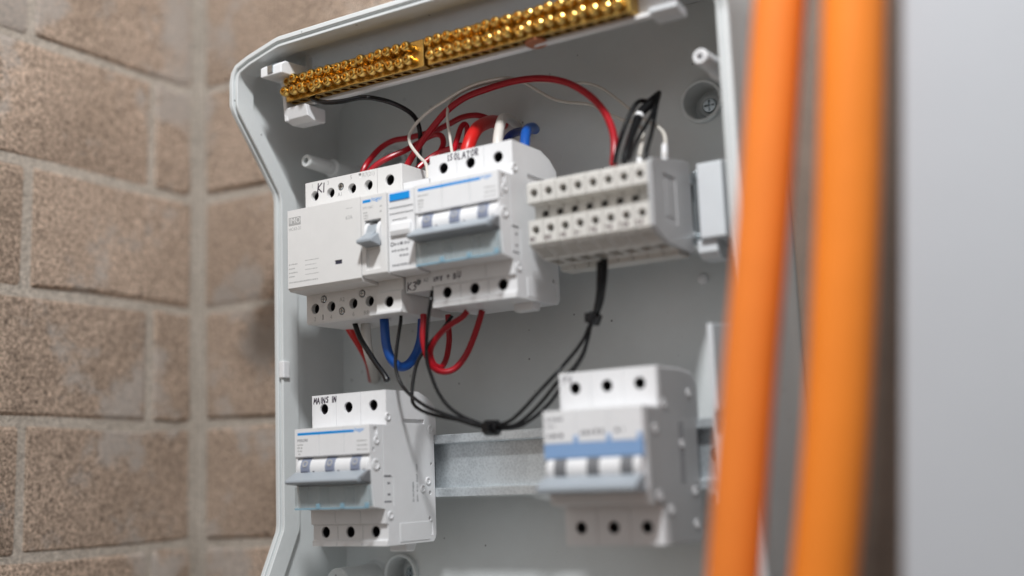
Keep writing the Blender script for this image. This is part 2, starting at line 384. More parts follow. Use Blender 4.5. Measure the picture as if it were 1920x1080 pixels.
_b = lathe(NB(), (0, 0, 0), (0, 1, 0), [(3.02, 0), (2.8, .25), (2.8, 9), (0, 9)], 24, caps=False)
TUNNEL = mesh_of('dark_hole_liner', _b, PIT)
CABX, CABT = 349.6, 5.0
WIRES = {
 'black_bar': [(2.2,-44,219.9), (5.1,-45,215.8), (15.4,-47,211.2), (27.4,-46,209.6), (40,-42,210.3), (48,-35,209.1), (52.5,-26,207.2), (55.2,-17,204.1), (54.9,-10,200), (52.1,-4,193.7), (48.5,0,185.5), (43.5,4,172.4)],
 'red_arch': [(189.6,-25,147.6), (189.3,-22,159), (186.2,-18,169.6), (179.4,-14,182), (168.7,-11,193.8), (154.9,-9,203.6), (139.2,-8,209.4), (121.8,-8,211.6), (102.6,-9,210.4), (88.4,-10,208), (76.9,-11,202.5), (67.4,-12,194.5), (60.2,-13,187), (54.1,-14,179.9), (48.8,-15,171.6), (44.6,-15,162.1)],
 'red_low': [(20.9,-22,169.5), (22.6,-20,176.4), (23.5,-16,182), (26.6,-10,189.6), (31.8,-4,194.6), (39.6,0,195.7), (48.6,3,197), (56.7,5,198.2), (66.6,6,200.8), (75.3,7,203.3), (84.1,8,203), (90.2,10,200.7), (92.7,14,198.2), (93.3,18,192.5)],
 'red_curl': [(28.2,-24,171.1), (33.1,-22,175.8), (39.6,-18,180), (45.9,-12,184), (51,-6,188.6), (57.6,-4,191.9), (64.2,-4,192.4), (68,-4,190.1), (70,-6,184.8), (69.6,-10,178.2), (68,-14,170.4)],
 'red_hook': [(86.5,-22,169.3), (86.7,-20,174.3), (85.4,-14,183), (84.1,-8,191.6), (84.8,-5,194.4), (85.2,-3,192.5), (83.9,-2,187.2), (81.1,0,179.5)],
 'red_flat': [(57.1,-20,165.4), (59.1,-18,169.2), (62.8,-14,174.2), (68.5,-10,178.8), (75.8,-8,180.7), (81.6,-6,182), (86.9,-4,180.8)],
 'red_thick': [(100,-28,165.6), (101.1,-26,173.8), (100.8,-21,181), (98.9,-12,188.1), (95.7,2,194.8), (90.9,18,200.2), (87.8,33,203)],
 'grey_thick': [(121.1,-28,166.3), (120.2,-25,175.3), (117.5,-18,184.7), (113.1,-8,191.6), (106.2,8,197), (101.1,22,199.1), (97.9,33,199)],
 'blue_thick': [(135.9,-24,163), (134.7,-21,170.4), (132.6,-16,177.4), (130.2,-9,182.1), (128.2,-1,185), (126,5,185.6)],
 'blue_deep': [(114.3,-10,174.5), (114.3,-4,181.7), (113.4,4,185.9), (110.4,16,190.1), (105.2,33,194.3)],
 'white_a': [(81.5,-38,156.2), (77.8,-34,165.6), (68.3,-28,173.7), (58.2,-22,183.5), (54.8,-18,191), (58.8,-16,197.8), (67.5,-15,203.5), (77.3,-14,207.7), (89.7,-13,212.1), (99.3,-12,214.1), (110.4,-10,214.8), (117.8,-6,214.7), (121.3,0,213.6), (126,8,209.9), (132,14,205.2), (138.6,17,202.3), (146.3,18,200.3), (155.6,18,197.2), (166.7,14,189.6), (178.4,8,182.2), (189.9,0,176), (200,-10,167.6), (204.7,-22,156.7), (206,-28,149)],
 'white_b': [(93.5,-30,164.9), (89.8,-26,173.5), (84.7,-20,183.2), (79.9,-15,196.5), (78.5,-11,206), (82.6,-9,211.1), (91.7,-8,213.9), (104.4,-6,214.9), (117.7,-3,214.1), (129.8,2,212.5), (138.5,8,211.6), (146.8,14,210.8), (153.9,18,210.4), (162.1,20,206), (171.8,18,197.6), (183.5,12,187), (196.8,2,176.3), (208.6,-8,167.6), (216.1,-18,158.8), (219.8,-28,146.6)],
 'black_tail_a': [(192.8,-30,147.4), (192.8,-27,153.3), (193.1,-20,164.8), (196.1,-14,177.5), (199.3,-11,183), (202.8,-8,183.1), (204.7,-6,184.1)],
 'black_tail_b': [(198.2,-30,146.4), (198.7,-28,152), (199.3,-20,164.6), (200.3,-12,176), (203.4,-7,181.6), (207.3,-2,188.9)],
 'black_tail_c': [(210.7,-30,146.1), (210.3,-28,151.3), (209.6,-20,161.6), (207.9,-12,171.6), (206.5,-5,181.4), (206.4,0,189.1)],
 'black_tail_d': [(203.2,-34,146.1), (204.4,-28,156), (205.8,-20,165.4), (206.6,-12,174.2), (206.5,-4,184.8)],
 'black_stub': [(16.2,-25,86.4), (18.9,-27,82.6), (24.8,-30,74), (32.9,-33,65.4), (40.8,-35,56.8), (46.7,-36,50.6), (48.9,-36,46.6)],
 'red_stub': [(-1.7,-10,87.1), (-1,-8,82.7), (-2.1,0,76.3), (-4.3,10,68.7), (-10.9,22,62.4), (-18.3,33,56.2)],
 'grey_low': [(22.8,-22,85.1), (22.7,-22,78.9), (20,-18,71.4), (12,-6,66), (1.4,10,60.8), (-15.7,33,56)],
 'blue_loop': [(41,-28,85.7), (42.8,-30,79.3), (44.4,-31,68.8), (46.6,-30,60.5), (50.3,-27,55.6), (52.9,-22,56.9), (54.6,-17,62.8), (56.6,-15,70.4), (57.9,-15,79), (59.1,-16,84.9)],
 'ctl_a': [(59.2,-36,83), (59.5,-37,78.5), (58.8,-40,64.4), (59.3,-42,53.4), (63.5,-43,44.1), (71.3,-44,36.9), (81,-44,30.7), (92,-43,26.1), (101.9,-41,22.6), (111.3,-39,19.3), (117,-38,18.2)],
 'ctl_b': [(86.7,-26,80.5), (85.2,-27,78.2), (82.2,-30,72.7), (75.1,-33,64.9), (69.8,-36,56.1), (68.8,-39,46.2), (69.2,-41,38.5), (70.7,-42,33), (76.7,-43,29), (85.3,-42,25.8), (98.3,-40,22.6), (109,-38,18.9), (116.3,-37,17.4)],
 'ctl_c': [(83.7,-40,93.2), (85.8,-44,87.6), (84.1,-44,80.3), (80.8,-42,68.6), (79.6,-41,56.7), (82.2,-41,47.6), (86.9,-41,37.6), (93.4,-41,29.8), (101.3,-40,24.3), (111.7,-39,19.9), (115.6,-36,18)],
 'ctl_d': [(117,-38,18.2), (122.6,-37,19), (128.6,-36,20.9), (135.4,-34,26.5), (142,-30,34.4), (149,-26,42.3), (153.3,-22,48.3), (158.6,-19,54.9), (162.9,-17,61.1), (165.5,-16,66.5), (168.6,-16,71.5), (171.9,-18,78.1), (175.4,-22,84.5), (178.3,-26,92), (179.7,-28,98.5)],
 'ctl_e': [(116.2,-37,17.2), (121.9,-36,16.9), (131.7,-34,17.5), (139.7,-31,22), (146.3,-27,28.5), (151.3,-23,36.2), (157.4,-20,44.5), (161.8,-17,52.3), (163.9,-15,60), (165.3,-14,66.7), (168.1,-14,71.7), (172.1,-16,78.3), (176.2,-20,84.7), (179.5,-24,93.5), (181.4,-27,99.7)],
 'ctl_f': [(115.6,-36,17.8), (121.9,-35,17.7), (129.8,-33,18.7), (136.6,-30,23.8), (143,-26,31.2), (149.3,-22,39.7), (155.6,-18,45.6), (160.2,-14,53.7), (162.7,-12,61.5), (164.6,-12,67.5), (167.7,-12,71.9), (172.6,-14,78.5), (176.7,-18,84.8), (180.5,-22,93.6), (182.5,-25,99.9)],
 'cab_l': [(361,-130,453.5), (329.1,-130,243.4), (323.4,-130,200.8), (318.5,-130,169.4), (305.9,-130,87.1), (295.7,-130,27), (283.9,-130,-47.7), (274.3,-130,-109.2), (238.6,-130,-329.6)],
 'cab_r': [(371.7,-130,446.7), (353.5,-130,234.9), (349.8,-130,193), (346.9,-130,162.1), (337.8,-130,82.3), (327.9,-130,9), (318.4,-130,-47.4), (307.9,-130,-106.5), (269.4,-130,-319.6)],
 'loop_a': [(72.4,-33,81.9), (73,-34,77.7), (73.1,-35,69), (74.2,-34,60), (76.4,-31,52.9), (80.3,-27,50.2), (85.3,-23,51.8), (90.6,-20,58.6), (95.2,-19,67.3), (99.9,-19,77.4), (101.8,-19,82.5)],
 'loop_b': [(97.4,-27,81.6), (94.7,-29,78.2), (86.8,-31,73.9), (79.5,-32,67.8), (74.9,-31,61.3), (74.7,-28,55), (76,-23,53.4), (75.5,-17,58.6), (74.9,-13,68.5), (74.1,-12,77.1), (74,-12,83.8)],
}
# ------------------------------------------------------------------ brick walls
def brick_mesh(L, H, D, seed):
    rnd = random.Random(seed); bm = NB()
    box(bm, 0, L, 0, D, 0, H)
    bmesh.ops.subdivide_edges(bm, edges=[e for e in bm.edges if abs(e.verts[0].co.x - e.verts[1].co.x) > 1], cuts=2)
    bevel(bm, 2.2, 1)
    for v in bm.verts:
        v.co += Vector((rnd.uniform(-1.5, 1.5), rnd.uniform(-.6, .6), rnd.uniform(-1.5, 1.5)))
    return mesh_of('brick', bm, BRICK)
COURSE, BH, BL, Z0 = 84.0, 77.5, 218.5, -46.0
bm = NB(); box(bm, -330, 900, 62.0, 160, -390, 640)
back_wall = tag(obj('brick_wall', bm, MORTAR), 'brown sand-faced brick wall that the open grey switchboard is fixed to', 'wall')
bm = NB(); box(bm, -330, -205.0, -700, 61.9, -390, 640)
side_wall = tag(obj('brick_wall', bm, MORTAR), 'brown brick wall meeting the switchboard wall in an inside corner', 'wall')
BR_BACK = [brick_mesh(BL, BH, 70, s) for s in range(5)]
BR_HALF = [brick_mesh(BL / 2 - 3.2, BH, 70, 20 + s) for s in range(2)]
rnd = random.Random(3)
for k in range(-4, 7):
    z = Z0 + COURSE * k + 3.2
    odd = k % 2
    x = -195.0
    if odd: link('brick', rnd.choice(BR_HALF), back_wall, (x, 60 + rnd.uniform(-.6, .6), z)); x += BL / 2 + 3.2
    while x < 840:
        link('brick', rnd.choice(BR_BACK), back_wall, (x, 60 + rnd.uniform(-.6, .6), z)); x += BL + 6.5
    # side wall: joints seen at Y = 17 / -85 in alternating courses
    ends = ([53.0, 20.0] if odd else [53.0, -82.0]); 
    y = ends[0]; first = True
    while y > -640:
        ln = (ends[0] - ends[1]) if first else BL
        key = 'b%d' % round(ln)
        if key not in MATS: MATS[key] = [brick_mesh(ln, BH, 70, 40 + s) for s in range(3)]
        o = link('brick', rnd.choice(MATS[key]), side_wall, (-203 + rnd.uniform(-.6, .6), y, z))
        # local +x runs toward -Y; local +y (depth) must run toward -X
        o.rotation_euler = (0, 0, -math.pi / 2); o.scale = (1, -1, 1)
        y -= ln + 6.5; first = False

# ------------------------------------------------------------------ enclosure
X0, X1, ZT, ZB, YB = -44.0, 257.0, 251.0, -127.0, 32.0
enc = thing('switchboard_enclosure', 'open pale grey plastic switchboard box without its cover, fixed to brick', 'switchboard', (0, 0, 0))
def yfront(z, x=0):
    if x > 200: return -27.0 if z < 228 else -27.0 - 37.0 * min(1, (z - 228) / 18)
    K = [(-200, -64), (-105, -64), (-33, -27), (168, -27), (215, -64), (400, -64)]
    for (a, ya), (b, yb) in zip(K, K[1:]):
        if a <= z <= b: return ya + (yb - ya) * (z - a) / (b - a)
loop = [(X0, -100), (X0, -70), (X0, -34), (X0, -30), (X0, 60), (X0, 165), (X0, 170), (X0, 190), (X0, 213), (X0, 217), (X0, 231)]
loop += [(X0 + 1.2, 236.5), (X0 + 4.5, 241)]
loop += [(-30, 244.6), (-9, 250.0), (-5, 250.7), (40, ZT), ((X0 + X1) / 2, ZT)]
right = [(X0 + X1 - x, z) for x, z in loop[::-1]][1:]
loop = loop + right
loop += [(X1, -118), (X1 - 8, ZB), (X0 + 8, ZB), (X0, -118)]
NL = len(loop)
def offset(d):
    out = []
    for i in range(NL):
        p, a, b = Vector(loop[i]), Vector(loop[i - 1]), Vector(loop[(i + 1) % NL])
        e1, e2 = (p - a).normalized(), (b - p).normalized()
        n1, n2 = Vector((e1.y, -e1.x)), Vector((e2.y, -e2.x))
        nn = (n1 + n2).normalized(); out.append(p + nn * (d / max(0.5, nn.dot(n1))))
    return out
def shell_rings(rings, name, material, parent):
    bm = NB(); R = []
    for d, dy, absy in rings:
        R.append([bm.verts.new((q.x, absy if absy is not None else yfront(max(-199, min(399, l[1])), l[0]) + dy, q.y)) for q, l in zip(offset(d), loop)])
    for a, b in zip(R, R[1:]):
        for i in range(NL):
            j = (i + 1) % NL; bm.faces.new((a[i], a[j], b[j], b[i]))
    return bm
bm = shell_rings([(0, 0, 57), (0, 9, None), (0.0, 8.6, None)] + [(2.6, 8.6, None), (2.6, 40, None), (3.4, 0, YB), (3.4, 0, 34)], '', None, None)
bm2 = shell_rings([(0, 9, None), (-0.6, 8.0, None), (-0.6, 0.9, None), (0.1, 0.1, None), (0.8, 0, None), (2.3, 0, None), (2.7, 0.4, None), (2.8, 2.0, None), (4.1, 2.0, None), (4.2, 0.9, None), (4.6, 0.6, None), (5.6, 0.6, None), (6.0, 1.0, None), (6.0, 14, None), (2.4, 16, None)], '', None, None)
bmesh.ops.recalc_face_normals(bm, faces=bm.faces)
o = link('shell', mesh_of('shell', bm, BOXGREY), enc)
o = link('rim', mesh_of('rim', bm2, BOXGREY), enc)
# back panel with four countersunk wells
bm = NB(); box(bm, X0 + 3, X1 - 3, YB, YB + 2, ZB + 4, ZT - 4)
cut = NB(); WELLS = [(3.5, 190), (217, 190), (3.5, -63), (217, -63)]
for x, z in WELLS: cyl(cut, (x, YB - 5, z), (x, YB + 8, z), 10.2, 32)
obj('back_panel', carve(bm, cut), BOXGREY, enc)
for x, z in WELLS:
    w = lathe(NB(), (x, YB, z), (0, 1, 0), [(12.2, 0.6), (12.2, -2.6), (11.6, -3.2), (10.6, -3.2), (10.1, -2.6), (9.6, 13), (6.2, 13), (6.0, 9.5), (5.2, 9.2), (0, 9.2)], 36, caps=False)
    wo = obj('screw_well', w, BOXGREY, enc)
    s = link('screw', BIG_SCREW, wo, (x + .8, YB + 9.3, z - .5))
for i, (x, z, r2) in enumerate([(-18, 186.5, 5.8), (241, 194, 5.8), (-18, -66, 9.0), (241, -66, 9.0)]):
    p = lathe(NB(), (x, YB + 0.5, z), (0, -1, 0), [(r2 + 2.5, 0), (r2 + 0.4, 3), (r2, 35), (r2 - 0.9, 36.2), (4.6, 36.4), (4.0, 58), (3.5, 58.7), (1.9, 58.7), (1.7, 52), (0, 52)], 28)
    obj('cover_post', p, BOXGREY if i != 1 else WHITE, enc)
# moulded features on the back panel and the rim
obj('cover_catch', box(NB(), X0 + 3.6, X0 + 7.6, -27.4, -22, 56, 66), WHITE, enc, bev=.5)
for xx in (-10, 228):
    obj('bar_support', box(NB(), xx - 3, xx + 3, -37, -31, 234.5, 248.5), BOXGREY, enc, bev=.4)
obj('hole_plug', lathe(NB(), (210.5, YB + .2, 92.8), (0, -1, 0), [(3.0, 0), (2.8, 1.2), (1.8, 1.9), (0, 2.1)], 20), WHITE, enc)
obj('knockout_ring', lathe(NB(), (150, YB + .3, 168), (0, -1, 0), [(24, 0), (24, .55), (23.2, .55), (23.2, .35), (0, .35)], 48), BOXGREY, enc)
text('CE', 11, (140, YB - .05, 172), FRONT, BOXGREY, enc, 'moulded_mark')
text('PS', 6, (163, YB - .05, 173), FRONT, BOXGREY, enc, 'moulded_mark')
text('>', 6, (163, YB - .05, 180), FRONT, BOXGREY, enc, 'moulded_mark')

# rail holders moulded on the enclosure, at both ends of each rail
ZU = 124.7
def rail_holder(x0, x1, z, parent):
    h = obj('rail_holder', prism_x(NB(), [(-9, z + 20), (-9, z - 18.5), (YB + .5, z - 22), (YB + .5, z + 27), (2, z + 22)], x0, x1), HOLDER, parent, bev=.6)
    obj('holder_foot', prism_x(NB(), [(-6, z - 18.6), (-6, z - 25), (-2, z - 28), (10, z - 28), (10, z - 20)], x0 - 3, x1 - 6), HOLDER, h, bev=.4)
    return h
rail_holder(228, 241.5, ZU, enc)
rail_holder(228, 241.5, 0, enc)
rail_holder(-27, -13, ZU, enc); rail_holder(-27, -13, 0, enc)
obj('holder_plate', prism_x(NB(), [(-18, 62), (-18, 21), (YB + .5, 21), (YB + .5, 66)], 232, 235), HOLDER, enc, bev=.4)

def din_rail(z, label):
    t = thing('din_rail', label, 'mounting rail', (0, 0, z), 'steel rails across the switchboard')
    h = [(0, 17.5), (0, 12.8), (.6, 12.2), (6.5, 12.2), (6.5, -12.2), (.6, -12.2), (0, -12.8), (0, -17.5)]
    o_ = [(1.1, -17.5), (1.1, -13.4), (7.6, -13.4), (7.6, 13.4), (1.1, 13.4), (1.1, 17.5)]
    bm = prism_x(NB(), h + o_, -13.5, 228.5)
    obj('rail', bm, RAIL, t, bev=.25)
    for x in (-4, 223):
        sc = link('screw', ZINC_SCREW, t, (x, 6.6, 0)); sc.scale = (2, 1, 2)
    return t
din_rail(ZU, 'galvanised steel rail carrying the contactor, isolator and terminal row')
din_rail(0, 'galvanised steel rail bare between the two lower breakers')
# ------------------------------------------------------------------ devices
HS = 17.7
def pole_grooves(c, xs, spans):
    for x in xs:
        for y, z0, z1 in spans: box(c, x - .16, x + .16, y - .9, y + .55, z0, z1)

def side_details(t, w, rivets, text_lines=True):
    for y, z, s in rivets:
        r = link('rivet', RIVET, t, (w, y, z)); r.scale = (1, s, s)

def toggles(t, w, poles, lever_cols=(TOGGLE, DARKTOG), zc=1.0, yc=-51.5, r=7.0, off=4.6, tw=6.6, ring=True):
    bm = NB(); lathe(bm, (1.4, yc, zc), (1, 0, 0), [(r - .5, 0), (r, .5), (r, w - 3.3), (r - .5, w - 2.8)], 48)
    drum = obj('toggle_drum', bm, WHITE, t)
    for i in range(poles):
        x = i * HS + off
        def sector(rr, a0, a1, x0, x1, material, nm):
            pr = [(yc - rr * math.cos(math.radians(a)), zc + rr * math.sin(math.radians(a))) for a in [a0 + (a1 - a0) * k / 8 for k in range(9)]]
            pr += [(yc - (rr - 2) * math.cos(math.radians(a)), zc + (rr - 2) * math.sin(math.radians(a))) for a in (a1, (a0 + a1) / 2, a0)]
            return obj(nm, prism_x(NB(), pr, x0, x1), material, t)
        sector(r + .25, -48, 62, x, x + tw, lever_cols[0], 'toggle')
        if ring:
            sector(r + .45, -38, -14, x + .2, x + tw - 1.6, lever_cols[1], 'toggle_slot')
            sector(r + .30, 52, 64, x - .3, x + tw + .3, lever_cols[1], 'toggle_shadow_gap')
            a = math.radians(20); n = Vector((0, -math.cos(a), math.sin(a)))
            c = Vector((x + tw / 2 - .2, yc, zc)) + n * (r + .25)
            ph = lathe(NB(), c, n, [(1.9, -.2), (1.9, .12), (1.15, .12), (1.15, -.2)], 20)
            obj('toggle_mark', ph, PALEINK, t)
            obj('seal_hole', lathe(NB(), (x + tw + 2.6, yc - r * .96, zc - 2.2), (0, -1, 0), [(.7, -1), (.7, .25), (0, .25)], 12), DARKTOG, t)

def hager_profile():
    return [(2, 17.6), (2, 33), (-5, 38.5), (-14, 41.8), (-43.4, 41.8), (-43.4, 22.8), (-58, 22.8), (-58, 7.6), (-57.2, 7.2), (-57.2, -6), (-55, -20.8),
            (-45.6, -22.2), (-45.2, -29.8), (-43.4, -30.4), (-43.4, -38.4), (-44.5, -39), (-44.5, -41.8), (-3, -41.8), (-1, -40), (-.25, -38), (-.25, 17.6)]

def switch_3p(x, z, label, model):
    t = thing('three_pole_switch', label, 'circuit breaker', (x, 0, z)); w = 3 * HS
    bm = prism_x(NB(), hager_profile(), 0, w)
    c = NB(); box(c, 1.3, w - 1.3, -70, -49.5, -20.2, 6.9)
    for i in range(3):
        xx = HS * (i + .5)
        cyl(c, (xx, -60, 33.9), (xx, -28, 33.9), 3.05, 28); cyl(c, (xx, -60, -34.2), (xx, -28, -34.2), 3.05, 28)
    pole_grooves(c, (HS, 2 * HS), [(-43.4, 23.2, 43), (-58, 8, 23.5), (-45.4, -29.6, -22.6), (-43.4, -38.2, -30.8), (-44.5, -43, -39.4)])
    box(c, w - 1.1, w + 1, -29, -9, 23.6, 26.2)
    box(c, w - .8, w + 1, -54.6, -51.2, 17.6, 21.6)
    box(c, w - .35, w + 1, -47, -46.6, -31.5, 22)
    box(c, w - .3, w + 1, -38.6, -38.2, -21, -5.4); box(c, w - .3, w + 1, -46.2, -38.7, -5.6, -5.2)
    box(c, w - .5, w + 1, -5.6, -3.2, -38, -30.4)
    for y, zz, r in ((-54.8, 9.6, 1.1), (-5, -14.8, 1.2), (-6, -29, 1.2), (-3.4, 1.2, .9), (-49.5, -1, .8)): cyl(c, (w - 1.4, y, zz), (w + 2, y, zz), r, 14)
    bm = carve(bm, c)
    obj('body', bm, WHITE, t, bev=.28)
    obj('side_panel', box(NB(), w - .2, w + .3, -33.5, -7, -40.4, -30.4), WHITE, t, bev=.15)
    for i in range(3):
        for zz in (33.9, -34.2):
            tn = link('dark_hole_liner', TUNNEL, t, (HS * (i + .5), -42.2, zz)); link('terminal_screw', DEEP_SCREW, tn, (0, 8.6, 0))
    side_details(t, w, [(-42.0, 27.2, 1.1), (-52.3, 14.4, 1.05), (-53.2, 1.5, 1.5), (-41.6, -25.7, 1.1), (-3.6, 21.0, 1.05), (-6.8, -8.2, 1.1), (-11.9, -12.3, 1.1)])
    toggles(t, w, 3)
    lv = prism_x(NB(), [(-56.5, -.6), (-59.5, -1.4), (-66.4, -5.2), (-66.8, -6.4), (-66.0, -7.3), (-56.5, -8.4)], .3, w - 1.9)
    lev = obj('lever_bar', lv, LEVER, t, bev=.35)
    obj('lever_end', prism_x(NB(), [(-56.6, -.8), (-59.3, -1.6), (-64.0, -4.6), (-64.0, -6.8), (-56.6, -8.2)], w - 1.9, w - .3), GREYTOG, lev, bev=.3)
    win = NB(); box(win, .5, w - .5, -58.9, -58.1, -20.9, -8.9)
    wo = obj('clear_cover', win, CLEAR, t, bev=.2)
    obj('cover_return', box(NB(), w - 1.25, w - .5, -58.0, -50.5, -20.0, -8.9), CLEAR, wo, bev=.1)
    for i in range(1, 3): obj('cover_divider', box(NB(), HS * i - .2, HS * i + .2, -58.05, -50, -20, -8.9), CLEAR, wo)
    for xx in (HS - .2, 2 * HS - .8, w - 1.6): obj('cover_knob', box(NB(), xx - 1.3, xx + 1.3, -59.8, -58.95, -21.2, -18.2), CLEARBLUE, wo, bev=.3)
    obj('cover_edge', box(NB(), .5, w - .5, -59.2, -58.95, -21.3, -20.4), CLEARBLUE, wo)
    obj('rail_clip', prism_x(NB(), [(-24, -41.5), (-24, -46), (-17, -46.2), (-14, -41.5)], w - 15, w - 3), WHITE, t, bev=.8)
    ink('blue_stripe', 2.1, 42.4, 19.2, 20.6, -58, BLUEINK, t)
    text('hager', 3.0, (42.9, -58, 18.9), FRONT, BLUEINK, t)
    if model: text(model, 2.2, (1.9, -58, 15.2), FRONT, GREYINK, t)
    dashes([(2, 6, 13.6, 1), (2, 5.5, 11.9, 1), (2.2, 5, 10.2, 1), (2.6, 4, 8.6, .9), (44.5, 51.5, 14, .9), (44.5, 51.5, 11.6, .9), (44.5, 51.5, 9.4, .9)], -58, PALEINK, t)
    for y0, zz in ((-46.5, -5.2), (-46.5, -18.9)): obj('side_mark', box(NB(), w - .1, w + .04, y0, y0 + 6.2, zz, zz + .9), GREYINK, t)
    for y0, zz in ((-43.6, -9.2), (-43.6, -15.2)): obj('side_mark', box(NB(), w - .1, w + .04, y0, y0 + 2.4, zz, zz + 1.1), GREYINK, t)
    return t

A = switch_3p(0, 0, 'three-pole switch with MAINS IN handwritten above its terminals', 'MSN380')
handwriting('MAINS IN', 3.1, (1.2, -43.4, 37.4), FRONT, MARKER, A, w=.62)
w3 = 3 * HS
text('ID NUMBER', 2.15, (w3, -19.6, -19.5), SIDE, GREYINK, A)
text('2041  4121  0337  1337', 2.15, (w3, -15.9, -19.5), SIDE, GREYINK, A)
I = switch_3p(87.2, ZU, 'three-pole switch with ISOLATOR handwritten on top and INV + BU below', '')
handwriting('ISOLATOR', 3.4, (11.5, -43.4, 37.2), FRONT, MARKER, I, w=.6)
handwriting('INV + BU', 3.4, (1.2, -45.4, -27.6), FRONT, MARKER, I, w=.6)
dashes([(2, 9, 16.2, 1), (2, 5, 13.8, 1)], -58.01, PALEINK, I)

# contactor K1
C = thing('contactor', 'wide plain white contactor with K1 handwritten on its top edge', 'contactor', (-3.3, 0, ZU))
cw = 53.4
bm = prism_x(NB(), [(2, 17.6), (2, 36), (-4, 41.8), (-43.2, 41.8), (-43.2, 24), (-58.6, 22.6), (-58.6, -22.4), (-56.8, -24.2), (-43.2, -25.0), (-43.2, -40.6), (-42, -41.8), (-3, -41.8), (-.25, -38), (-.25, 17.6)], 0, cw)
c = NB()
for xx in (7.2, 19.2, 35.2, 47.2): cyl(c, (xx, -50, 33.2), (xx, -24, 33.2), 3.0, 28)
for xx in (6.4, 18.4, 34.6, 46.4): cyl(c, (xx, -50, -33.0), (xx, -24, -33.0), 3.0, 28)
for xx, zz in ((26.9, 35.6), (26.2, -36.4), (12.9, -28.2), (41.2, -28.2)): cyl(c, (xx, -46, zz), (xx, -40.6, zz), 2.25, 24)
for xx in (12.8, 41): cyl(c, (xx, -46, 25.6), (xx, -40, 25.6), 1.7, 20)
box(c, 34.8, 40.0, -60, -57.4, -12.9, -10.6)
box(c, 11.6, 12.6, -44, -42, -40, -37); box(c, 40, 42, -44, -42.2, 38.4, 41)
obj('body', carve(bm, c), WHITE2, C, bev=.45)
obj('indicator', box(NB(), 35, 39.8, -58.2, -57.3, -12.7, -10.8), DARKTOG, C)
for xx, zz in ((7.2, 33.2), (19.2, 33.2), (35.2, 33.2), (47.2, 33.2), (6.4, -33), (18.4, -33), (34.6, -33), (46.4, -33)):
    tn = link('dark_hole_liner', TUNNEL, C, (xx, -40.2, zz)); tn.scale = (1.02, 1, 1.02)
for xx, zz in ((26.9, 35.6), (26.2, -36.4), (12.9, -28.2), (41.2, -28.2)): link('coil_screw', ZINC_SCREW, C, (xx, -41.9, zz))
for s, xx, zz in (('1', 4.5, 37.6), ('3', 16.6, 37.6), ('5', 33.8, 38.0), ('R7(21)', 42.8, 37.8), ('A1', 24.4, 29.4), ('2', 5.4, -40.8), ('4', 17.4, -40.8), ('6', 33.8, -40.8), ('A2', 24.6, -31.6), ('R8(22)', 42.0, -40.9)):
    text(s, 3.3, (xx, -43.2, zz), FRONT, PALEINK, C)
handwriting('K1', 5.2, (9.4, -43.2, 34.6), FRONT, MARKER, C, w=.75)
ink('logo_panel', .9, 10.0, 13.6, 18.4, -58.6, PALEINK, C)
text('IMO', 4.6, (1.4, -58.66, 13.9), FRONT, WHITE2, C)
text('HC63-31', 2.6, (.8, -58.6, 10.2), FRONT, PALEINK, C)
text('63A', 3.0, (43.0, -58.6, 10.6), FRONT, PALEINK, C)
dashes([(43.6, 47.6, 17.2, .5), (.8, 7, -9.2, .8), (.8, 5, -11.6, .8), (.8, 7, -14, .8), (.8, 5, -16.2, .8), (.8, 22, -19.6, .9), (13, 23, -8, .5), (13, 21, -10.6, .5), (13, 22, -13.2, .5), (13, 23, -16, .5)], -58.6, PALEINK, C)
obj('lit_patch_plate', box(NB(), 46.5, 53.2, -43.9, -43.0, -41.4, -36.8), WHITE, C, bev=.2)  # whiter plate stands in for the lit patch on the shaded lower shoulder

# single-pole breaker
Bk = thing('single_pole_breaker', 'narrow single-pole breaker with grey-blue toggle beside the contactor', 'circuit breaker', (50.4, 0, ZU))
bm = prism_x(NB(), [(2, 17.6), (2, 36), (-4, 41.8), (-43.3, 41.8), (-43.3, 22.6), (-58.3, 22.6), (-58.3, -21.4), (-55.5, -22.6), (-44.6, -23.4), (-44.6, -29.4), (-46.4, -30), (-46.4, -40.6), (-45.4, -42.2), (-3, -42.2), (-.25, -38), (-.25, 17.6)], 0, 17.4)
c = NB(); cyl(c, (8.7, -52, 33.6), (8.7, -26, 33.6), 3.1, 28); cyl(c, (8.7, -52, -35.4), (8.7, -26, -35.4), 3.1, 28)
box(c, 2.4, 13.6, -64, -48, -6.5, 8.6)
box(c, 3.0, 12.8, -64, -56.6, -18.6, -7.2)
obj('body', carve(bm, c), WHITE2, Bk, bev=.3)
obj('terminal_lip', box(NB(), .2, 17.3, -47.4, -46.2, -42.0, -40.2), WHITE, Bk, bev=.3)
for zz, yy in ((33.6, -41.8), (-35.4, -45)):
    tn = link('dark_hole_liner', TUNNEL, Bk, (8.7, yy, zz)); link('terminal_screw', DEEP_SCREW, tn, (0, 8.6, 0))
obj('toggle_drum', lathe(NB(), (2.6, -51.5, 1.0), (1, 0, 0), [(8, 0), (8.4, .3), (8.4, 2.0), (8, 2.2), (7, 2.2), (7, 8.6), (8, 8.6), (8.4, 8.9), (8.4, 10.5), (8, 10.8)], 40), WHITE, Bk)
tg = obj('toggle', prism_x(NB(), [(-55, 6.4), (-58.6, 5.6), (-60.4, 1.4), (-66.2, -3.2), (-66.2, -4.9), (-58.4, -6.4), (-55, -5)], 4.9, 11.1), LEVER, Bk, bev=.4)
obj('toggle_tip', prism_x(NB(), [(-58, .4), (-60.5, 0.2), (-66.4, -3.4), (-66.4, -5.1), (-58, -6.6)], 2.8, 13.2), LEVER, tg, bev=.4)
ink('blue_stripe', 1.4, 7.0, 18.6, 20.2, -58.3, BLUEINK, Bk)
text('hager', 3.3, (7.6, -58.3, 18.2), FRONT, BLUEINK, Bk)
